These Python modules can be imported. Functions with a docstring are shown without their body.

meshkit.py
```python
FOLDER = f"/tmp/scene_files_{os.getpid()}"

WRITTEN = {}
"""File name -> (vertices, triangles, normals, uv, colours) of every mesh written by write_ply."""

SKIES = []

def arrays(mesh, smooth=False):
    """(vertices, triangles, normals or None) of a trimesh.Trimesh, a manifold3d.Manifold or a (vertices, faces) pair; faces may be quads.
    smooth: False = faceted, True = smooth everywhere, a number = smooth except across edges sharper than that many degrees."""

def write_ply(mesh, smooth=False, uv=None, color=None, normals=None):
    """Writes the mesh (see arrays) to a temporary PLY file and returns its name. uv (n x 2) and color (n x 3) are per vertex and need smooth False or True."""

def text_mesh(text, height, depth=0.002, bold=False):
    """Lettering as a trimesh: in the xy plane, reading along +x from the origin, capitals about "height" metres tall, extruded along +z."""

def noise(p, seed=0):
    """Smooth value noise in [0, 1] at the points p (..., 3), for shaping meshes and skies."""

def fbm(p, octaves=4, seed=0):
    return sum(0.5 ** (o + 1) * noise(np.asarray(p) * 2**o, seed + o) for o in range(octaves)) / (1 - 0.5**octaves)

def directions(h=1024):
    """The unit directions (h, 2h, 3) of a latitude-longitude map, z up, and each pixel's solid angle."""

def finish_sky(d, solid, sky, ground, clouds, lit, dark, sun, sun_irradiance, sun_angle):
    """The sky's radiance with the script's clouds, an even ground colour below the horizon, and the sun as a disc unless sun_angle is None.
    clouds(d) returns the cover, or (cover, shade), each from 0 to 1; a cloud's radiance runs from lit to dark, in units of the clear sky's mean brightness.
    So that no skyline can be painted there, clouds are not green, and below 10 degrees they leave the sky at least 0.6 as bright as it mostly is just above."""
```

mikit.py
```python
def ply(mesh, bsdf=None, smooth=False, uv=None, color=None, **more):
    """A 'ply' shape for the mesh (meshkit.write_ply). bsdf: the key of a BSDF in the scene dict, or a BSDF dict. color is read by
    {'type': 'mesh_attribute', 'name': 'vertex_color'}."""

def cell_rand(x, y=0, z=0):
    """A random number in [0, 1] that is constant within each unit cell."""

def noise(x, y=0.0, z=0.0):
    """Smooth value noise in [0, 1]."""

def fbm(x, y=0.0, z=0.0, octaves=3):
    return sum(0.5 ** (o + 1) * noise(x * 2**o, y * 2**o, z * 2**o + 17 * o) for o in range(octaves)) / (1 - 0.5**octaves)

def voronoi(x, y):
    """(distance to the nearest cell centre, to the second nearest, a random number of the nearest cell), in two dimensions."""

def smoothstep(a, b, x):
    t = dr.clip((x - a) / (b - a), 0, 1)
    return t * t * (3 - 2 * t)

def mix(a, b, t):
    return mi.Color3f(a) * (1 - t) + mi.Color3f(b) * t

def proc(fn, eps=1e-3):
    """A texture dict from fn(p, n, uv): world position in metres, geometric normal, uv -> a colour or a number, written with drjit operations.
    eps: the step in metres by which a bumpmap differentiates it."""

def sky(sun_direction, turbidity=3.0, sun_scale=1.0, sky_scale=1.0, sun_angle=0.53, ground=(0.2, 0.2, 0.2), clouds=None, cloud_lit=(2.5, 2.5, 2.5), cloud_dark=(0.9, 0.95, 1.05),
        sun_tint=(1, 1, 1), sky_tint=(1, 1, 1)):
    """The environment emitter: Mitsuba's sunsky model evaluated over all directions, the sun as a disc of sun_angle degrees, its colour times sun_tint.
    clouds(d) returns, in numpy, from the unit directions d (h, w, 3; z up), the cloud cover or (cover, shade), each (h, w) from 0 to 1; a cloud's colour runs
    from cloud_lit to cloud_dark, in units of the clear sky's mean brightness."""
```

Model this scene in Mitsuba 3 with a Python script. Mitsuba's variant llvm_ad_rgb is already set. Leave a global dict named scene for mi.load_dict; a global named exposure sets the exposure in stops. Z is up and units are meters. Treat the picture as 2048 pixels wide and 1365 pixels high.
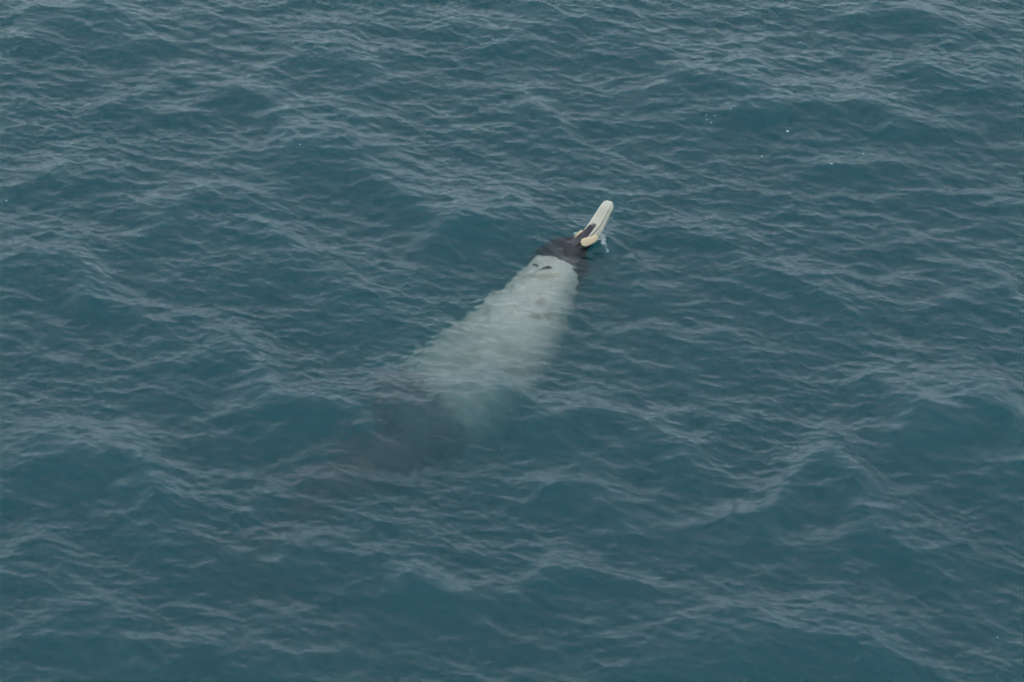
import math
import numpy as np, trimesh, mitsuba as mi, drjit as dr, mikit, meshkit

T = mi.ScalarTransform4f
scene, labels = {}, {}

# ------------------------------------------------------------------ camera, sky, exposure
W, H = 2048.0, 1365.0                       # the photograph's pixel grid, used to place things on the water
DEPR = math.radians(33.0)                   # the ship's rail looks down on the sea
DIST, HALF_W = 33.0, 4.27
EYE = np.array([0.0, -DIST * math.cos(DEPR), DIST * math.sin(DEPR)])
FWD = np.array([0.0, math.cos(DEPR), -math.sin(DEPR)])
RIGHT, UP = np.array([1.0, 0, 0]), np.array([0.0, math.sin(DEPR), math.cos(DEPR)])
TX = HALF_W / DIST
scene['camera'] = {'type': 'perspective', 'fov_axis': 'x', 'fov': 2 * math.degrees(math.atan(TX)), 'near_clip': 0.5, 'far_clip': 3000.0,
                   'to_world': T().look_at(origin=EYE.tolist(), target=[0, 0, 0], up=[0, 0, 1])}
exposure = 2.6


def overcast(d):
    s = np.clip(d[..., 2], 0, 1)
    n = meshkit.fbm(np.stack([d[..., 0], d[..., 1], d[..., 2] * 1.6], -1) * 2.4 + 7.0, 5, 3)
    shade = 0.12 + 0.35 * s + 1.3 * (n - 0.5)
    return np.ones_like(s), np.clip(shade, 0, 1)


scene['sky'] = mikit.sky([-0.35, -0.25, 0.9], turbidity=3, sun_scale=0.0, sun_angle=60, clouds=overcast,
                         cloud_lit=(2.00, 2.36, 2.62), cloud_dark=(1.17, 1.43, 1.64), ground=(0.04, 0.06, 0.07))


def ray(px, py):
    d = FWD + RIGHT * TX * (px / W * 2 - 1) + UP * TX * H / W * (1 - py / H * 2)
    return d / np.linalg.norm(d)


def on_water(px, py, z=0.0):
    """The point at height z that the photograph shows at (px, py)."""
    d = ray(px, py)
    return EYE + d * (z - EYE[2]) / d[2]


def under(px, py, depth):
    """The point at this depth that is seen, refracted, at (px, py)."""
    if depth <= 0:
        return on_water(px, py, -depth)
    d, p = ray(px, py), on_water(px, py)
    h = np.array([d[0], d[1]]) / 1.333
    return np.array([p[0] + depth * h[0] / math.sqrt(1 - h @ h), p[1] + depth * h[1] / math.sqrt(1 - h @ h), -depth])


# ------------------------------------------------------------------ the sea surface
NX, NY, DX, DY, X0, Y0 = 1024, 1024, 0.0125, 0.0160, -6.4, -6.6
rng = np.random.default_rng(41)


def spectrum_sea():
    """Wind chop on a periodic patch: height and the sideways pull that sharpens crests, at four cut-offs."""
    kx = 2 * np.pi * np.fft.fftfreq(NX, DX)[None, :]
    ky = 2 * np.pi * np.fft.fftfreq(NY, DY)[:, None]
    k = np.hypot(kx, ky)
    k[0, 0] = 1
    ang = np.arctan2(ky, kx)

    def system(k0, direction, spread, slope_rms, falloff, k1=1e9):
        s = (k / k0) ** -falloff * np.exp(-0.9 * (k0 / k) ** 4) * np.exp(-(k / k1) ** 2)
        dl = np.angle(np.exp(1j * (ang - direction)))
        s = s * (np.exp(-0.5 * (dl / spread) ** 2) + 0.04)
        s[0, 0] = 0
        a = np.sqrt(s) * (rng.normal(size=k.shape) + 1j * rng.normal(size=k.shape))
        h = np.fft.ifft2(a).real
        a = np.fft.fft2(h)
        sl = np.hypot(np.fft.ifft2(1j * kx * a).real.std(), np.fft.ifft2(1j * ky * a).real.std())
        return a * slope_rms / sl

    swell = (system(2 * np.pi / 1.30, math.radians(60), 0.50, 0.066, 4.0, 45)
             + system(2 * np.pi / 0.80, math.radians(98), 0.50, 0.066, 4.0, 50)
             + system(2 * np.pi / 0.46, math.radians(70), 0.50, 0.092, 3.9, 90))
    ripple = (system(2 * np.pi / 0.26, math.radians(52), 0.30, 0.120, 3.3, 260)
              + system(2 * np.pi / 0.20, math.radians(96), 0.36, 0.066, 3.3, 260)
              + system(2 * np.pi / 0.11, math.radians(60), 0.38, 0.095, 3.2, 290))
    gust = np.fft.ifft2(np.fft.fft2(rng.normal(size=k.shape)) * np.exp(-(k / 3.2) ** 2)).real      # patches of rougher and calmer water
    a = swell + np.fft.fft2(np.fft.ifft2(ripple).real * np.clip(1 + 0.16 * gust / gust.std(), 0.6, 1.5))
    levels = []
    for cut in (1e9, 2 * np.pi / 0.4, 2 * np.pi / 1.6, 1e-6):
        b = a * np.exp(-(k / cut) ** 2)
        levels.append([np.fft.ifft2(b).real, -np.fft.ifft2(-1j * kx / k * b).real, -np.fft.ifft2(-1j * ky / k * b).real])
    return levels


# Larger waves read off the photograph: crest line, height (m), length of the front and of the back slope (photo pixels)
CRESTS = [
    ([(20, 62), (110, 40), (185, 28), (265, 75)], .10, 46, 40),
    ([(985, 78), (1060, 55), (1170, 42), (1330, 95)], .09, 45, 40),
    ([(530, 135), (600, 118), (690, 130), (760, 165)], .08, 40, 40),
    ([(170, 212), (250, 180), (310, 205)], .06, 30, 26),
    ([(330, 222), (420, 205), (520, 235), (600, 280)], .08, 40, 36),
    ([(540, 348), (610, 315), (690, 318), (790, 365), (880, 420)], .16, 62, 60),
    ([(30, 372), (110, 350), (190, 340), (260, 365)], .09, 42, 40),
    ([(280, 455), (350, 415), (440, 425), (560, 480), (640, 530)], .11, 60, 55),
    ([(860, 500), (930, 472), (1020, 462), (1090, 470)], .14, 62, 55),
    ([(-20, 545), (60, 528), (130, 548), (210, 625), (320, 700)], .10, 62, 50),
    ([(430, 545), (560, 540), (700, 590), (860, 660)], .09, 75, 55),
    ([(1690, 35), (1770, 12), (1870, 30)], .08, 42, 40),
    ([(1300, 175), (1400, 158), (1510, 165), (1570, 190)], .09, 36, 40),
    ([(1010, 205), (1060, 215), (1130, 262)], .06, 36, 30),
    ([(1430, 232), (1560, 224), (1700, 228), (1880, 262)], .09, 32, 36),
    ([(1820, 160), (1910, 148), (2010, 178), (2080, 210)], .11, 52, 46),
    ([(1600, 338), (1690, 320), (1760, 322), (1840, 350)], .06, 26, 26),
    ([(10, 930), (110, 916), (200, 922), (280, 955), (350, 1008), (420, 1065)], .15, 80, 66),
    ([(470, 852), (570, 836), (650, 858), (720, 900)], .10, 46, 42),
    ([(380, 748), (450, 735), (530, 790), (600, 840)], .09, 62, 46),
    ([(90, 1268), (190, 1250), (250, 1252), (310, 1290)], .11, 46, 42),
    ([(560, 1115), (680, 1100), (800, 1140), (880, 1180)], .08, 50, 46),
    ([(1470, 1075), (1540, 1020), (1629, 944), (1690, 975), (1770, 1040)], .13, 66, 52),
    ([(1740, 850), (1830, 840), (1940, 850), (2060, 910)], .15, 80, 62),
    ([(1120, 885), (1210, 858), (1290, 885), (1370, 935)], .10, 50, 44),
    ([(1700, 768), (1745, 750), (1790, 770)], .04, 24, 22),
    ([(1020, 1025), (1110, 994), (1200, 1010), (1260, 1040)], .09, 40, 38),
    ([(1400, 1068), (1450, 1052), (1520, 1075)], .05, 36, 30),
    ([(1330, 1300), (1460, 1268), (1640, 1262), (1800, 1285), (1900, 1330)], .15, 82, 60),
    ([(1700, 1118), (1780, 1092), (1860, 1120), (1930, 1160)], .09, 46, 40),
    ([(700, 832), (800, 806), (900, 800), (980, 815), (1070, 850)], .16, 52, 50),
    ([(560, 985), (640, 970), (720, 1000)], .05, 40, 36),
    ([(760, 1210), (880, 1195), (1000, 1225)], .07, 44, 40),
    ([(1060, 1160), (1150, 1145), (1260, 1180)], .08, 46, 40),
    ([(1880, 620), (1960, 600), (2060, 640)], .08, 50, 44),
    ([(1480, 560), (1580, 575), (1700, 640)], .06, 46, 40),
    ([(1280, 460), (1380, 455), (1480, 480)], .05, 30, 30),
    ([(1180, 500), (1205, 492), (1240, 530), (1290, 585)], .05, 30, 24),
    ([(0, 1150), (90, 1130), (180, 1160)], .07, 50, 40),
    ([(380, 1330), (480, 1318), (600, 1345)], .08, 46, 40),
]


def crest_height(x, y):
    out = np.zeros_like(x)
    q = np.stack([x, y, 0 * x], -1)
    x0, y0 = x, y
    x = x0 + 0.50 * (meshkit.fbm(q * 1.1 + 3, 4, 11) - 0.5)
    y = y0 + 0.75 * (meshkit.fbm(q * [1.3, 1.0, 1] + 9, 4, 12) - 0.5)
    rough = 0.45 + 1.1 * meshkit.fbm(q * 0.9 + 21, 3, 13)
    for line, a, wf, wb in CRESTS:
        a = a * 0.80 * rough
        g = np.array([on_water(px, py)[:2] for px, py in line])
        my = np.mean([p[1] for p in line])
        mx = np.mean([p[0] for p in line])
        s = (on_water(mx, my - 0.5)[1] - on_water(mx, my + 0.5)[1])
        from scipy.interpolate import PchipInterpolator
        xs = np.clip(x, g[0, 0], g[-1, 0])
        e = y - PchipInterpolator(g[:, 0], g[:, 1])(xs)
        L = g[-1, 0] - g[0, 0]
        over = np.maximum(np.maximum(g[0, 0] + 0.28 * L - x, x - (g[-1, 0] - 0.28 * L)), 0)
        env = np.exp(-0.5 * (over / (0.30 * L)) ** 2)
        w = np.where(e < 0, wf * s * 0.80, wb * s * 1.0)
        q = np.abs(e) / w
        out += a * env * (0.88 * np.exp(-0.5 * q ** 2) + 0.12 * np.exp(-1.6 * np.sqrt(q * q + 0.01)))
    return out


def outward(n, step, grow=1.16, far=900.0):
    v, out = step, []
    total = 0
    while total < far:
        v *= grow
        total += v
        out.append(total)
    return np.array(out)


oxp, oyp = outward(0, DX), outward(0, DY)
gx = np.concatenate([X0 - oxp[::-1], X0 + DX * np.arange(NX), X0 + DX * (NX - 1) + oxp])
gy = np.concatenate([Y0 - oyp[::-1], Y0 + DY * np.arange(NY), Y0 + DY * (NY - 1) + oyp])
ix = np.round((gx - X0) / DX).astype(int) % NX
iy = np.round((gy - Y0) / DY).astype(int) % NY
out_d = np.maximum(np.maximum(np.abs(gx - (X0 + DX * NX / 2)) - DX * NX / 2, 0)[None, :], np.maximum(np.abs(gy - (Y0 + DY * NY / 2)) - DY * NY / 2, 0)[:, None])
GX, GY = np.meshgrid(gx, gy)
lev = np.interp(out_d, [0, 0.25, 1.2, 6.0, 20.0], [0, 0, 1, 2, 3])
levels = spectrum_sea()
field = np.zeros((3,) + GX.shape)
for c in range(3):
    for l in range(4):
        field[c] += np.maximum(0, 1 - np.abs(lev - l)) * levels[l][c][np.ix_(iy, ix)]
big = crest_height(GX, GY) * np.clip(1 - out_d / 3, 0, 1)
big -= big[60:-60, 60:-60].mean() * np.clip(1 - out_d / 3, 0, 1)
CHOP = 0.5
hx, hy = GX + CHOP * field[1], GY + CHOP * field[2]
HZ = field[0] + big
top_v = np.stack([hx, hy, HZ], -1).reshape(-1, 3)
ny, nx = GX.shape
a = (np.arange(ny - 1)[:, None] * nx + np.arange(nx - 1)[None, :]).ravel()
top_f = np.vstack([np.stack([a, a + 1, a + nx + 1], 1), np.stack([a, a + nx + 1, a + nx], 1)])
ring = np.concatenate([np.arange(nx - 1), np.arange(ny - 1) * nx + nx - 1, ny * nx - 1 - np.arange(nx - 1), (ny - 1 - np.arange(ny - 1)) * nx])
upper = top_v[ring]
lower = upper * [1, 1, 0] + [0, 0, -12.0]
n0, m = len(top_v), len(ring)
j, j2 = np.arange(m), (np.arange(m) + 1) % m
skirt = np.vstack([np.stack([n0 + j, n0 + m + j, n0 + m + j2], 1), np.stack([n0 + j, n0 + m + j2, n0 + j2], 1)])
floor = np.stack([np.full(m, n0 + 3 * m), n0 + 2 * m + j2, n0 + 2 * m + j], 1)
sea_v = np.vstack([top_v, upper, lower, lower, [[0, 0, -12.0]]])
sea = trimesh.Trimesh(sea_v, np.vstack([top_f, skirt, floor]), process=False)
scene['sea_water'] = {'type': 'homogeneous', 'sigma_t': 0.70, 'albedo': {'type': 'rgb', 'value': [0.100, 0.445, 0.49]}}
scene['water_surface'] = {'type': 'roughdielectric', 'distribution': 'ggx', 'alpha': 0.025, 'int_ior': 1.333, 'ext_ior': 1.0}
scene['sea'] = mikit.ply(sea, 'water_surface', smooth=True, interior={'type': 'ref', 'id': 'sea_water'})
labels['sea'] = {'kind': 'structure', 'label': 'choppy teal open sea with wind ripples under an overcast sky'}


def sea_height(x, y):
    i = int(np.clip(round((x - X0) / DX), 0, NX - 1)) + len(oxp)
    j = int(np.clip(round((y - Y0) / DY), 0, NY - 1)) + len(oyp)
    return float(HZ[j, i])


def sea_point(px, py):
    """Where the photograph's pixel meets the waves."""
    p = on_water(px, py)
    for _ in range(6):
        p = on_water(px, py, sea_height(p[0], p[1]))
    return p


# ------------------------------------------------------------------ the whale
from scipy.interpolate import CubicSpline, PchipInterpolator

# seen pixel (centre line), depth of the centre line (above water: negative), half width, half height
SPINE = [
    (1219, 404, -.240, .006, .005),
    (1218, 406, -.237, .036, .024),
    (1215, 412, -.228, .056, .036),
    (1206, 428, -.200, .064, .044),
    (1190, 457, -.135, .074, .053),
    (1170, 484, -.025, .082, .064),
    (1144, 502, .120, .215, .130),
    (1126, 521, .225, .270, .180),
    (1109, 547, .31, .270, .230),
    (1078, 592, .39, .318, .29),
    (1040, 645, .50, .425, .36),
    (976, 718, .71, .525, .43),
    (907, 784, .95, .515, .45),
    (838, 850, 1.06, .450, .42),
    (725, 925, 1.02, .300, .31),
    (640, 986, 1.02, .165, .20),
    (585, 1026, 1.06, .080, .12),
]
P = np.array([under(px, py, dp) for px, py, dp, _, _ in SPINE])
tail_dir = (P[-1] - P[-2]) / np.linalg.norm(P[-1] - P[-2])
P = np.vstack([P, P[-1] + tail_dir * 0.28 + [0, 0, -.12], P[-1] + tail_dir * 0.58 + [0, 0, -.36], P[-1] + tail_dir * 0.74 + [0, 0, -.52]])
HW = np.array([s[3] for s in SPINE] + [.10, .62, .52])
HH = np.array([s[4] for s in SPINE] + [.055, .028, .008])
S = np.concatenate([[0], np.cumsum(np.linalg.norm(np.diff(P, axis=0), axis=1))])
curve, fw, fh = CubicSpline(S, P), PchipInterpolator(S, HW), PchipInterpolator(S, HH)
print('whale arc lengths', np.round(S, 2), 'pts', np.round(P, 2).tolist())
SF = [float(v) for v in S]                         # plain numbers, for the textures
S_MOUTH = SF[5] + 0.02
S_FRONT, S_REAR, S_FIN = SF[8] - 0.15, SF[12] + 0.20, SF[13] + 0.35
NU, NV = 520, 240
us = np.concatenate([S[0] + (S[6] - S[0]) * np.linspace(0, 1, 200) ** 1.6, np.linspace(S[6], S[-1], NU - 199)[1:]])
phi = np.linspace(-np.pi, np.pi, NV + 1)            # 0 = along the back, + = the animal's right side
MOUTH = 0.80                                        # angle of the mouth line


def frame(u):
    t = curve(u, 1)
    t = -t / np.linalg.norm(t)                      # forward
    r = np.cross(t, [0, 0, 1.0])
    r /= np.linalg.norm(r)
    return t, r, np.cross(r, t)


rows = []
for u in us:
    t, r, b = frame(u)
    w, h = float(fw(u)), float(fh(u))
    e = 0.74 + 0.14 * float(np.clip((u - S[4]) / (S[7] - S[4]), 0, 1))                  # a little boxy at the beak
    cs, sn = np.cos(phi), np.sin(phi)
    x = w * np.sign(sn) * np.abs(sn) ** e
    y = h * np.sign(cs) * np.abs(cs) ** e
    k = np.ones_like(phi)
    if u < S_MOUTH + 0.05:                          # the groove of the closed mouth, upper jaw slightly wider than the lower
        fade = np.clip((S_MOUTH + 0.05 - u) / 0.05, 0, 1) * np.clip(u / 0.02, 0, 1)
        k -= fade * 0.16 * np.exp(-((np.abs(phi) - MOUTH) / 0.055) ** 2)
        k -= fade * 0.06 * np.clip((np.abs(phi) - MOUTH) / 0.2, 0, 1)
        k += fade * 0.03 * np.exp(-((np.abs(phi) - MOUTH + 0.2) / 0.12) ** 2)
    c = curve(u)
    ring_p = c + np.outer(x * k, r) + np.outer(y * k, b)
    fin = np.exp(-((u - S_FIN) / 0.12) ** 2) * 0.26
    ring_p += np.outer(fin * np.exp(-(phi / 0.06) ** 2), b - 0.5 * t)
    melon = 0.035 * np.exp(-((u - S[7] - .03) / 0.12) ** 2) * np.exp(-(phi / 0.7) ** 2)
    ring_p += np.outer(melon, b)
    rows.append(ring_p)
rows = np.array(rows)
wv = rows.reshape(-1, 3)
uvs = np.stack([np.repeat(us, NV + 1), np.tile(phi, len(us))], 1)
a = (np.arange(len(us) - 1)[:, None] * (NV + 1) + np.arange(NV)[None, :]).ravel()
wf_ = np.vstack([np.stack([a, a + NV + 1, a + NV + 2], 1), np.stack([a, a + NV + 2, a + 1], 1)])
caps = np.vstack([rows[0].mean(0), rows[-1].mean(0)])
n1 = len(wv)
c0 = np.stack([np.full(NV, n1), np.arange(NV), np.arange(NV) + 1], 1)
base = (len(us) - 1) * (NV + 1)
c1 = np.stack([np.full(NV, n1 + 1), base + np.arange(NV) + 1, base + np.arange(NV)], 1)
wv = np.vstack([wv, caps])
uvs = np.vstack([uvs, [[0, 0], [us[-1], 0]]])
body = trimesh.Trimesh(wv, np.vstack([wf_, c0, c1]), process=False)
if body.volume < 0:
    body.invert()


def skin_point(u, f):
    """A point of the whale's skin and its outward direction."""
    i = int(np.clip(np.searchsorted(us, u), 1, len(us) - 2))
    j = int(round((f + np.pi) / (2 * np.pi) * NV))
    p = rows[i, j]
    n = np.cross(rows[i, min(j + 2, NV)] - rows[i, max(j - 2, 0)], rows[min(i + 2, len(us) - 1), j] - rows[max(i - 2, 0), j])
    n /= np.linalg.norm(n)
    return p, (n if (p - curve(us[i])) @ n > 0 else -n)


def whale_skin(p, n, uv):
    u, f = uv[0], uv[1]
    wob = mikit.fbm(p.x * 9, p.y * 9, p.z * 9, 3) - 0.5
    fine = mikit.fbm(p.x * 38 + 5, p.y * 38, p.z * 38, 3) - 0.5
    cream = mikit.mix((0.58, 0.515, 0.41), (0.47, 0.415, 0.325), mikit.smoothstep(-0.2, 0.25, wob))
    dark = mikit.mix((0.020, 0.014, 0.020), (0.036, 0.025, 0.032), mikit.smoothstep(-0.2, 0.2, wob))
    pale = mikit.mix((0.53, 0.49, 0.41), (0.63, 0.58, 0.49), mikit.smoothstep(-0.2, 0.2, fine))
    pale = mikit.mix(pale, (0.30, 0.25, 0.17), 0.55 * mikit.smoothstep(0.10, 0.22, wob))
    # brown blotches, a long scar and yellow film on the pale back
    for (bu, bf, ru, rf, col, s) in BLOTCHES:
        q = dr.sqrt(dr.square((u - bu + 0.02 * wob) / ru) + dr.square((f - bf + 0.25 * wob) / rf))
        pale = mikit.mix(pale, col, s * mikit.smoothstep(1.15, 0.55, q + 0.6 * fine))
    # black face between white beak and pale cape, dark hind body
    edge_beak = SF[5] - 0.150 + 0.15 * mikit.smoothstep(0.22, 0.84, dr.abs(f)) + 0.06 * fine + 0.08 * wob
    beak = mikit.mix(cream, dark, mikit.smoothstep(-0.020, 0.020, u - edge_beak))
    beak = dr.select(dr.abs(f) > MOUTH, mikit.mix(cream, dark, mikit.smoothstep(-0.01, 0.02, u - SF[5] + 0.055)), beak)
    line = mikit.smoothstep(0.085, 0.03, dr.abs(dr.abs(f) - MOUTH)) * mikit.smoothstep(S_MOUTH + .02, S_MOUTH - .02, u) * mikit.smoothstep(0.0, 0.05, u)
    beak = mikit.mix(beak, (0.13, 0.11, 0.09), 0.85 * line)
    front = S_FRONT + 0.15 * dr.square(f) + 0.20 * wob + 0.07 * fine - 0.02
    c = mikit.mix(beak, pale, mikit.smoothstep(-0.018, 0.020, u - front))
    rear = S_REAR + 0.35 * wob + 0.06 * fine + 0.14 * f
    hind = mikit.mix((0.110, 0.052, 0.052), (0.075, 0.038, 0.042), mikit.smoothstep(-0.2, 0.2, wob))
    return mikit.mix(c, hind, mikit.smoothstep(-0.12, 0.18, u - rear))


def seen_at(p):
    """The pixels at which points of the whale are seen from the rail, refracted where they are under water."""
    p = np.array(p, float)
    deep = np.minimum(p[:, 2:], 0)
    hit = p[:, :2].copy()
    for _ in range(10):
        d = np.hstack([hit, 0 * deep]) - EYE
        h = d[:, :2] / np.linalg.norm(d, axis=1, keepdims=True) / 1.333
        hit = p[:, :2] + deep * h / np.sqrt(1 - (h * h).sum(1, keepdims=True))
    d = np.hstack([hit, np.maximum(p[:, 2:], 0)]) - EYE
    z = d @ FWD
    return np.stack([(d @ RIGHT / z / TX + 1) / 2 * W, (1 - d @ UP / z / (TX * H / W)) / 2 * H], 1)


SKIN_UF = np.stack(np.meshgrid(us[us < S[13]], phi[np.abs(phi - 0.15) < 1.45], indexing='ij'), -1).reshape(-1, 2)
SKIN_PX = seen_at(rows[np.searchsorted(us, SKIN_UF[:, 0]), np.round((SKIN_UF[:, 1] + np.pi) / (2 * np.pi) * NV).astype(int)])


def at_pixel(px, py):
    """Where on the skin (arc length, angle) the photograph shows this pixel."""
    q = ((SKIN_PX - [px, py]) ** 2).sum(1)
    best = np.argsort(q)[:5]
    w = 1 / (q[best] + .05)
    return tuple(float(v) for v in (SKIN_UF[best] * w[:, None]).sum(0) / w.sum())


def skin_exact(u, f):
    """As skin_point, between the mesh's vertices, with the outward direction taken from the centre line."""
    t, r, b = frame(u)
    i, j = np.clip(np.searchsorted(us, u), 1, len(us) - 1), (f + np.pi) / (2 * np.pi) * NV
    j0 = int(j)
    k, m_ = (u - us[i - 1]) / (us[i] - us[i - 1]), j - j0
    g = rows[i - 1:i + 1, j0:j0 + 2]
    p = (g[0, 0] * (1 - m_) + g[0, 1] * m_) * (1 - k) + (g[1, 0] * (1 - m_) + g[1, 1] * m_) * k
    n = p - curve(u)
    return p, n / np.linalg.norm(n)


BLOTCHES = [(*at_pixel(px, py), ru, rf, col, st) for px, py, ru, rf, col, st in (
    (1080, 602, .075, .13, (0.22, 0.17, 0.12), .5), (1096, 622, .085, .13, (0.27, 0.22, 0.14), .65),
    (1072, 631, .020, .22, (0.24, 0.20, 0.12), .6), (1112, 546, .022, .07, (0.42, 0.31, 0.12), .7),
    (1131, 568, .020, .06, (0.42, 0.31, 0.12), .6), (930, 728, .20, .16, (0.36, 0.34, 0.22), .45), (1098, 528, .02, .08, (0.36, 0.30, 0.18), .4), (1078, 540, .022, .05, (0.16, 0.13, 0.10), .8), (1010, 700, .10, .20, (0.33, 0.31, 0.20), .4))]

scene['whale_skin'] = {'type': 'principled', 'base_color': mikit.proc(whale_skin), 'roughness': 0.42, 'specular': 0.4}
scene['whale__body'] = mikit.ply(body, 'whale_skin', smooth=True, uv=uvs)
labels['whale'] = {'label': 'beaked whale just under the surface, white beak raised out of the water', 'category': 'whale'}


def blade(points, widths, thick, normals, sides=20):
    """A flattened, rounded strap swept along points; normals give its flat side."""
    pts, nrm = np.array(points), np.array(normals)
    tt = np.linspace(0, 1, len(pts))
    m_ = 34
    q = np.linspace(0, 1, m_)
    c, nn = CubicSpline(tt, pts)(q), CubicSpline(tt, nrm)(q)
    w = PchipInterpolator(tt, widths)(q)
    th = PchipInterpolator(tt, thick)(q)
    tg = np.gradient(c, axis=0)
    tg /= np.linalg.norm(tg, axis=1, keepdims=True)
    side = np.cross(tg, nn)
    side /= np.linalg.norm(side, axis=1, keepdims=True)
    nn = np.cross(side, tg)
    al = np.arange(sides) * 2 * np.pi / sides
    v = c[:, None] + (w[:, None] * np.cos(al))[..., None] * side[:, None] + (th[:, None] * np.sign(np.sin(al)) * np.abs(np.sin(al)) ** 0.8)[..., None] * nn[:, None]
    v = np.vstack([v.reshape(-1, 3), c[:1], c[-1:]])
    i, j = np.meshgrid(np.arange(m_ - 1), np.arange(sides), indexing='ij')
    j2 = (j + 1) % sides
    f = np.vstack([np.stack([i * sides + j, i * sides + j2, (i + 1) * sides + j2], -1).reshape(-1, 3), np.stack([i * sides + j, (i + 1) * sides + j2, (i + 1) * sides + j], -1).reshape(-1, 3)])
    k = np.arange(sides)
    f = np.vstack([f, np.stack([np.full(sides, m_ * sides), (k + 1) % sides, k], 1), np.stack([np.full(sides, m_ * sides + 1), (m_ - 1) * sides + k, (m_ - 1) * sides + (k + 1) % sides], 1)])
    mesh = trimesh.Trimesh(v, f, process=False)
    if mesh.volume < 0:
        mesh.invert()
    return mesh


def tooth_colour(p, n, uv):
    g = mikit.fbm(p.x * 60, p.y * 60, p.z * 60, 3)
    return mikit.mix((0.80, 0.62, 0.42), (0.70, 0.50, 0.30), g)


scene['ivory'] = {'type': 'principled', 'base_color': mikit.proc(tooth_colour), 'roughness': 0.38, 'specular': 0.5}
for key, line, wide in (('whale__tooth', [(1194, 474), (1187, 478), (1179, 481), (1171, 484), (1164, 487)], [.024, .032, .037, .038, .022]),
                        ('whale__tooth_001', [(1163, 461), (1160, 464), (1157, 467), (1153, 470), (1150, 473)], [.010, .012, .012, .011, .007])):
    pts, nrm = [], []
    for (px, py), lift in zip(line, (.002, .010, .014, .014, .010)):
        p, n = skin_exact(*at_pixel(px, py))
        pts.append(p + n * lift)
        nrm.append(n)
    scene[key] = mikit.ply(blade(pts, wide, [.010, .013, .013, .012, .006], nrm), 'ivory', smooth=True)
labels['whale__tooth'] = {'label': 'broad tan strap tooth curling over the right of the beak'}
labels['whale__tooth_001'] = {'label': 'strap tooth edge just showing left of the beak'}

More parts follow.
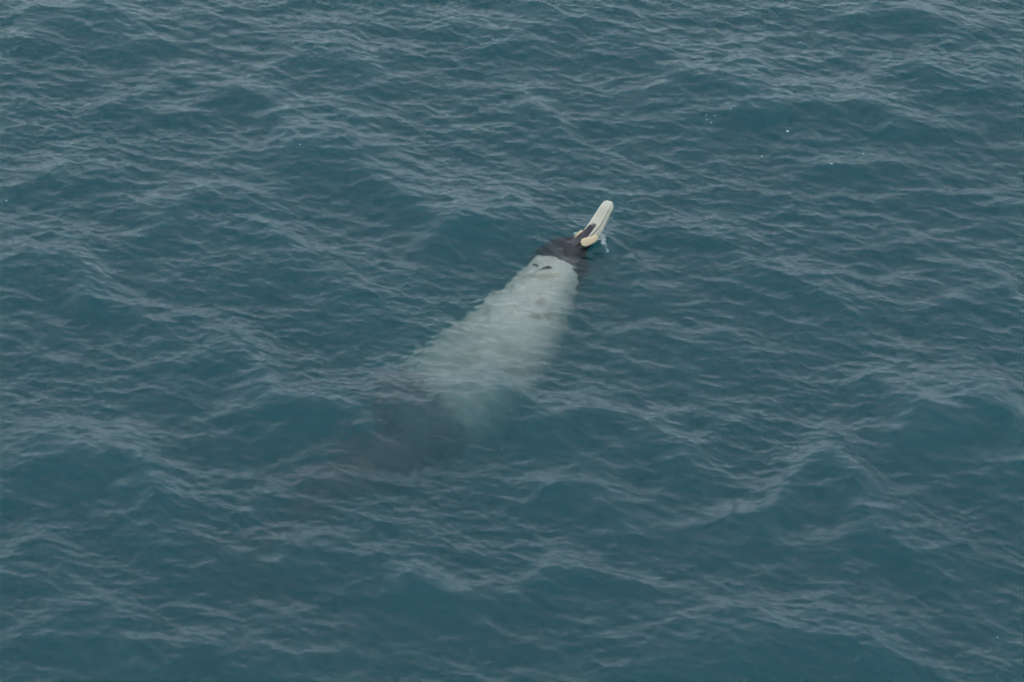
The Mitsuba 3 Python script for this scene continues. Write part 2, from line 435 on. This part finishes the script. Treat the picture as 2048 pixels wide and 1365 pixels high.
# the blowhole: a dark crescent slit across the pale crown
scene['slit_dark'] = {'type': 'principled', 'base_color': {'type': 'rgb', 'value': [0.035, 0.022, 0.018]}, 'roughness': 0.5}
for key, line, wide in (('whale__blowhole', [(1083, 537), (1089, 535.5), (1096, 534.5), (1103, 534.5)], [.006, .011, .012, .009]), ('whale__scar', [(1070, 527), (1073, 529.5), (1077, 532.5)], [.007, .013, .008])):
    pts, nrm = zip(*[skin_exact(*at_pixel(px, py)) for px, py in line])
    scene[key] = mikit.ply(blade([p + n * .002 for p, n in zip(pts, nrm)], wide, [.004, .008, .009, .004][:len(pts)], nrm), 'slit_dark', smooth=True)
labels['whale__scar'] = {'label': 'small black nick beside the blowhole'}
labels['whale__blowhole'] = {'label': 'dark crescent blowhole on the pale crown'}

# ------------------------------------------------------------------ foam
scene['foam_white'] = {'type': 'principled', 'base_color': {'type': 'rgb', 'value': [0.50, 0.53, 0.54]}, 'roughness': 0.6}


def blob(c, rx, ry, rz, seed):
    m_ = trimesh.creation.icosphere(2)
    v = np.array(m_.vertices)
    v *= 0.65 + 0.7 * meshkit.fbm(v * 1.7 + seed * 3.1, 3, seed)[:, None]
    return trimesh.Trimesh(v * [rx, ry, rz] + c, m_.faces, process=False)


frng = np.random.default_rng(5)


def splash(name, line, n, size, lift, label):
    pieces = []
    line = np.array(line, float)
    tt = np.linspace(0, 1, len(line))
    for q in range(n):
        s = frng.random()
        px, py = np.interp(s, tt, line[:, 0]) + frng.normal(0, 1.5), np.interp(s, tt, line[:, 1]) + frng.normal(0, 1.8)
        p = sea_point(px, py)
        r = size * frng.uniform(.3, 1.0) ** 1.8
        pieces.append(blob(p + [0, 0, lift * frng.random()], r * frng.uniform(.8, 1.6), r, r * .7, q))
    scene[name] = mikit.ply(trimesh.util.concatenate(pieces), 'foam_white', smooth=True)
    labels[name] = {'kind': 'stuff', 'label': label, 'category': 'foam'}


splash('splash', [(1198, 480), (1201, 471), (1207, 476), (1208, 482), (1204, 486)], 90, .011, .025, 'white splash foam in the water at the right of the beak')
splash('foam_trail', [(1204, 486), (1209, 490), (1213, 496), (1215, 503)], 34, .007, .008, 'thin broken trail of foam running back from the splash')
splash('splash_001', [(1160, 462), (1155, 466), (1150, 469)], 14, .007, .006, 'small white fringe of spray at the left of the beak')
FLECKS = [(1663, 328, 3.6, 'round pale foam fleck on the dark wave face at upper right, the largest fleck'),
          (1575, 263, 3.4, 'white dash of foam in the dark trough above the round fleck'),
          (1727, 308, 2.6, 'foam fleck on the crest right of the round fleck'),
          (1422, 246, 2.8, 'lowest and brightest fleck of the small cluster above and right of the beak'),
          (1414, 240, 1.8, 'second lowest fleck of the small foam cluster'),
          (1430, 232, 1.8, 'rightmost fleck inside the small foam cluster'),
          (1412, 231, 1.5, 'upper left fleck of the small foam cluster'),
          (1462, 218, 1.5, 'faint fleck just up and right of the foam cluster'),
          (1523, 313, 1.7, 'small foam fleck midway between the beak and the round fleck'),
          (600, 290, 1.8, 'faint foam fleck on the wave crest left of centre'),
          (13, 402, 2.6, 'foam dash at the left edge of the picture'),
          (1995, 1275, 1.8, 'faint foam fleck near the bottom right corner')]
for q, (px, py, r, text) in enumerate(FLECKS):
    key = 'foam_fleck' + ('_%03d' % q if q else '')
    p = sea_point(px, py)
    r = r / 240.0 * .45
    scene[key] = mikit.ply(blob(p + [0, 0, r * .3], r * 1.9, r * 1.1, r * .5, q + 50), 'foam_white', smooth=True)
    labels[key] = {'label': text, 'category': 'foam', 'group': 'white foam flecks scattered on the waves'}
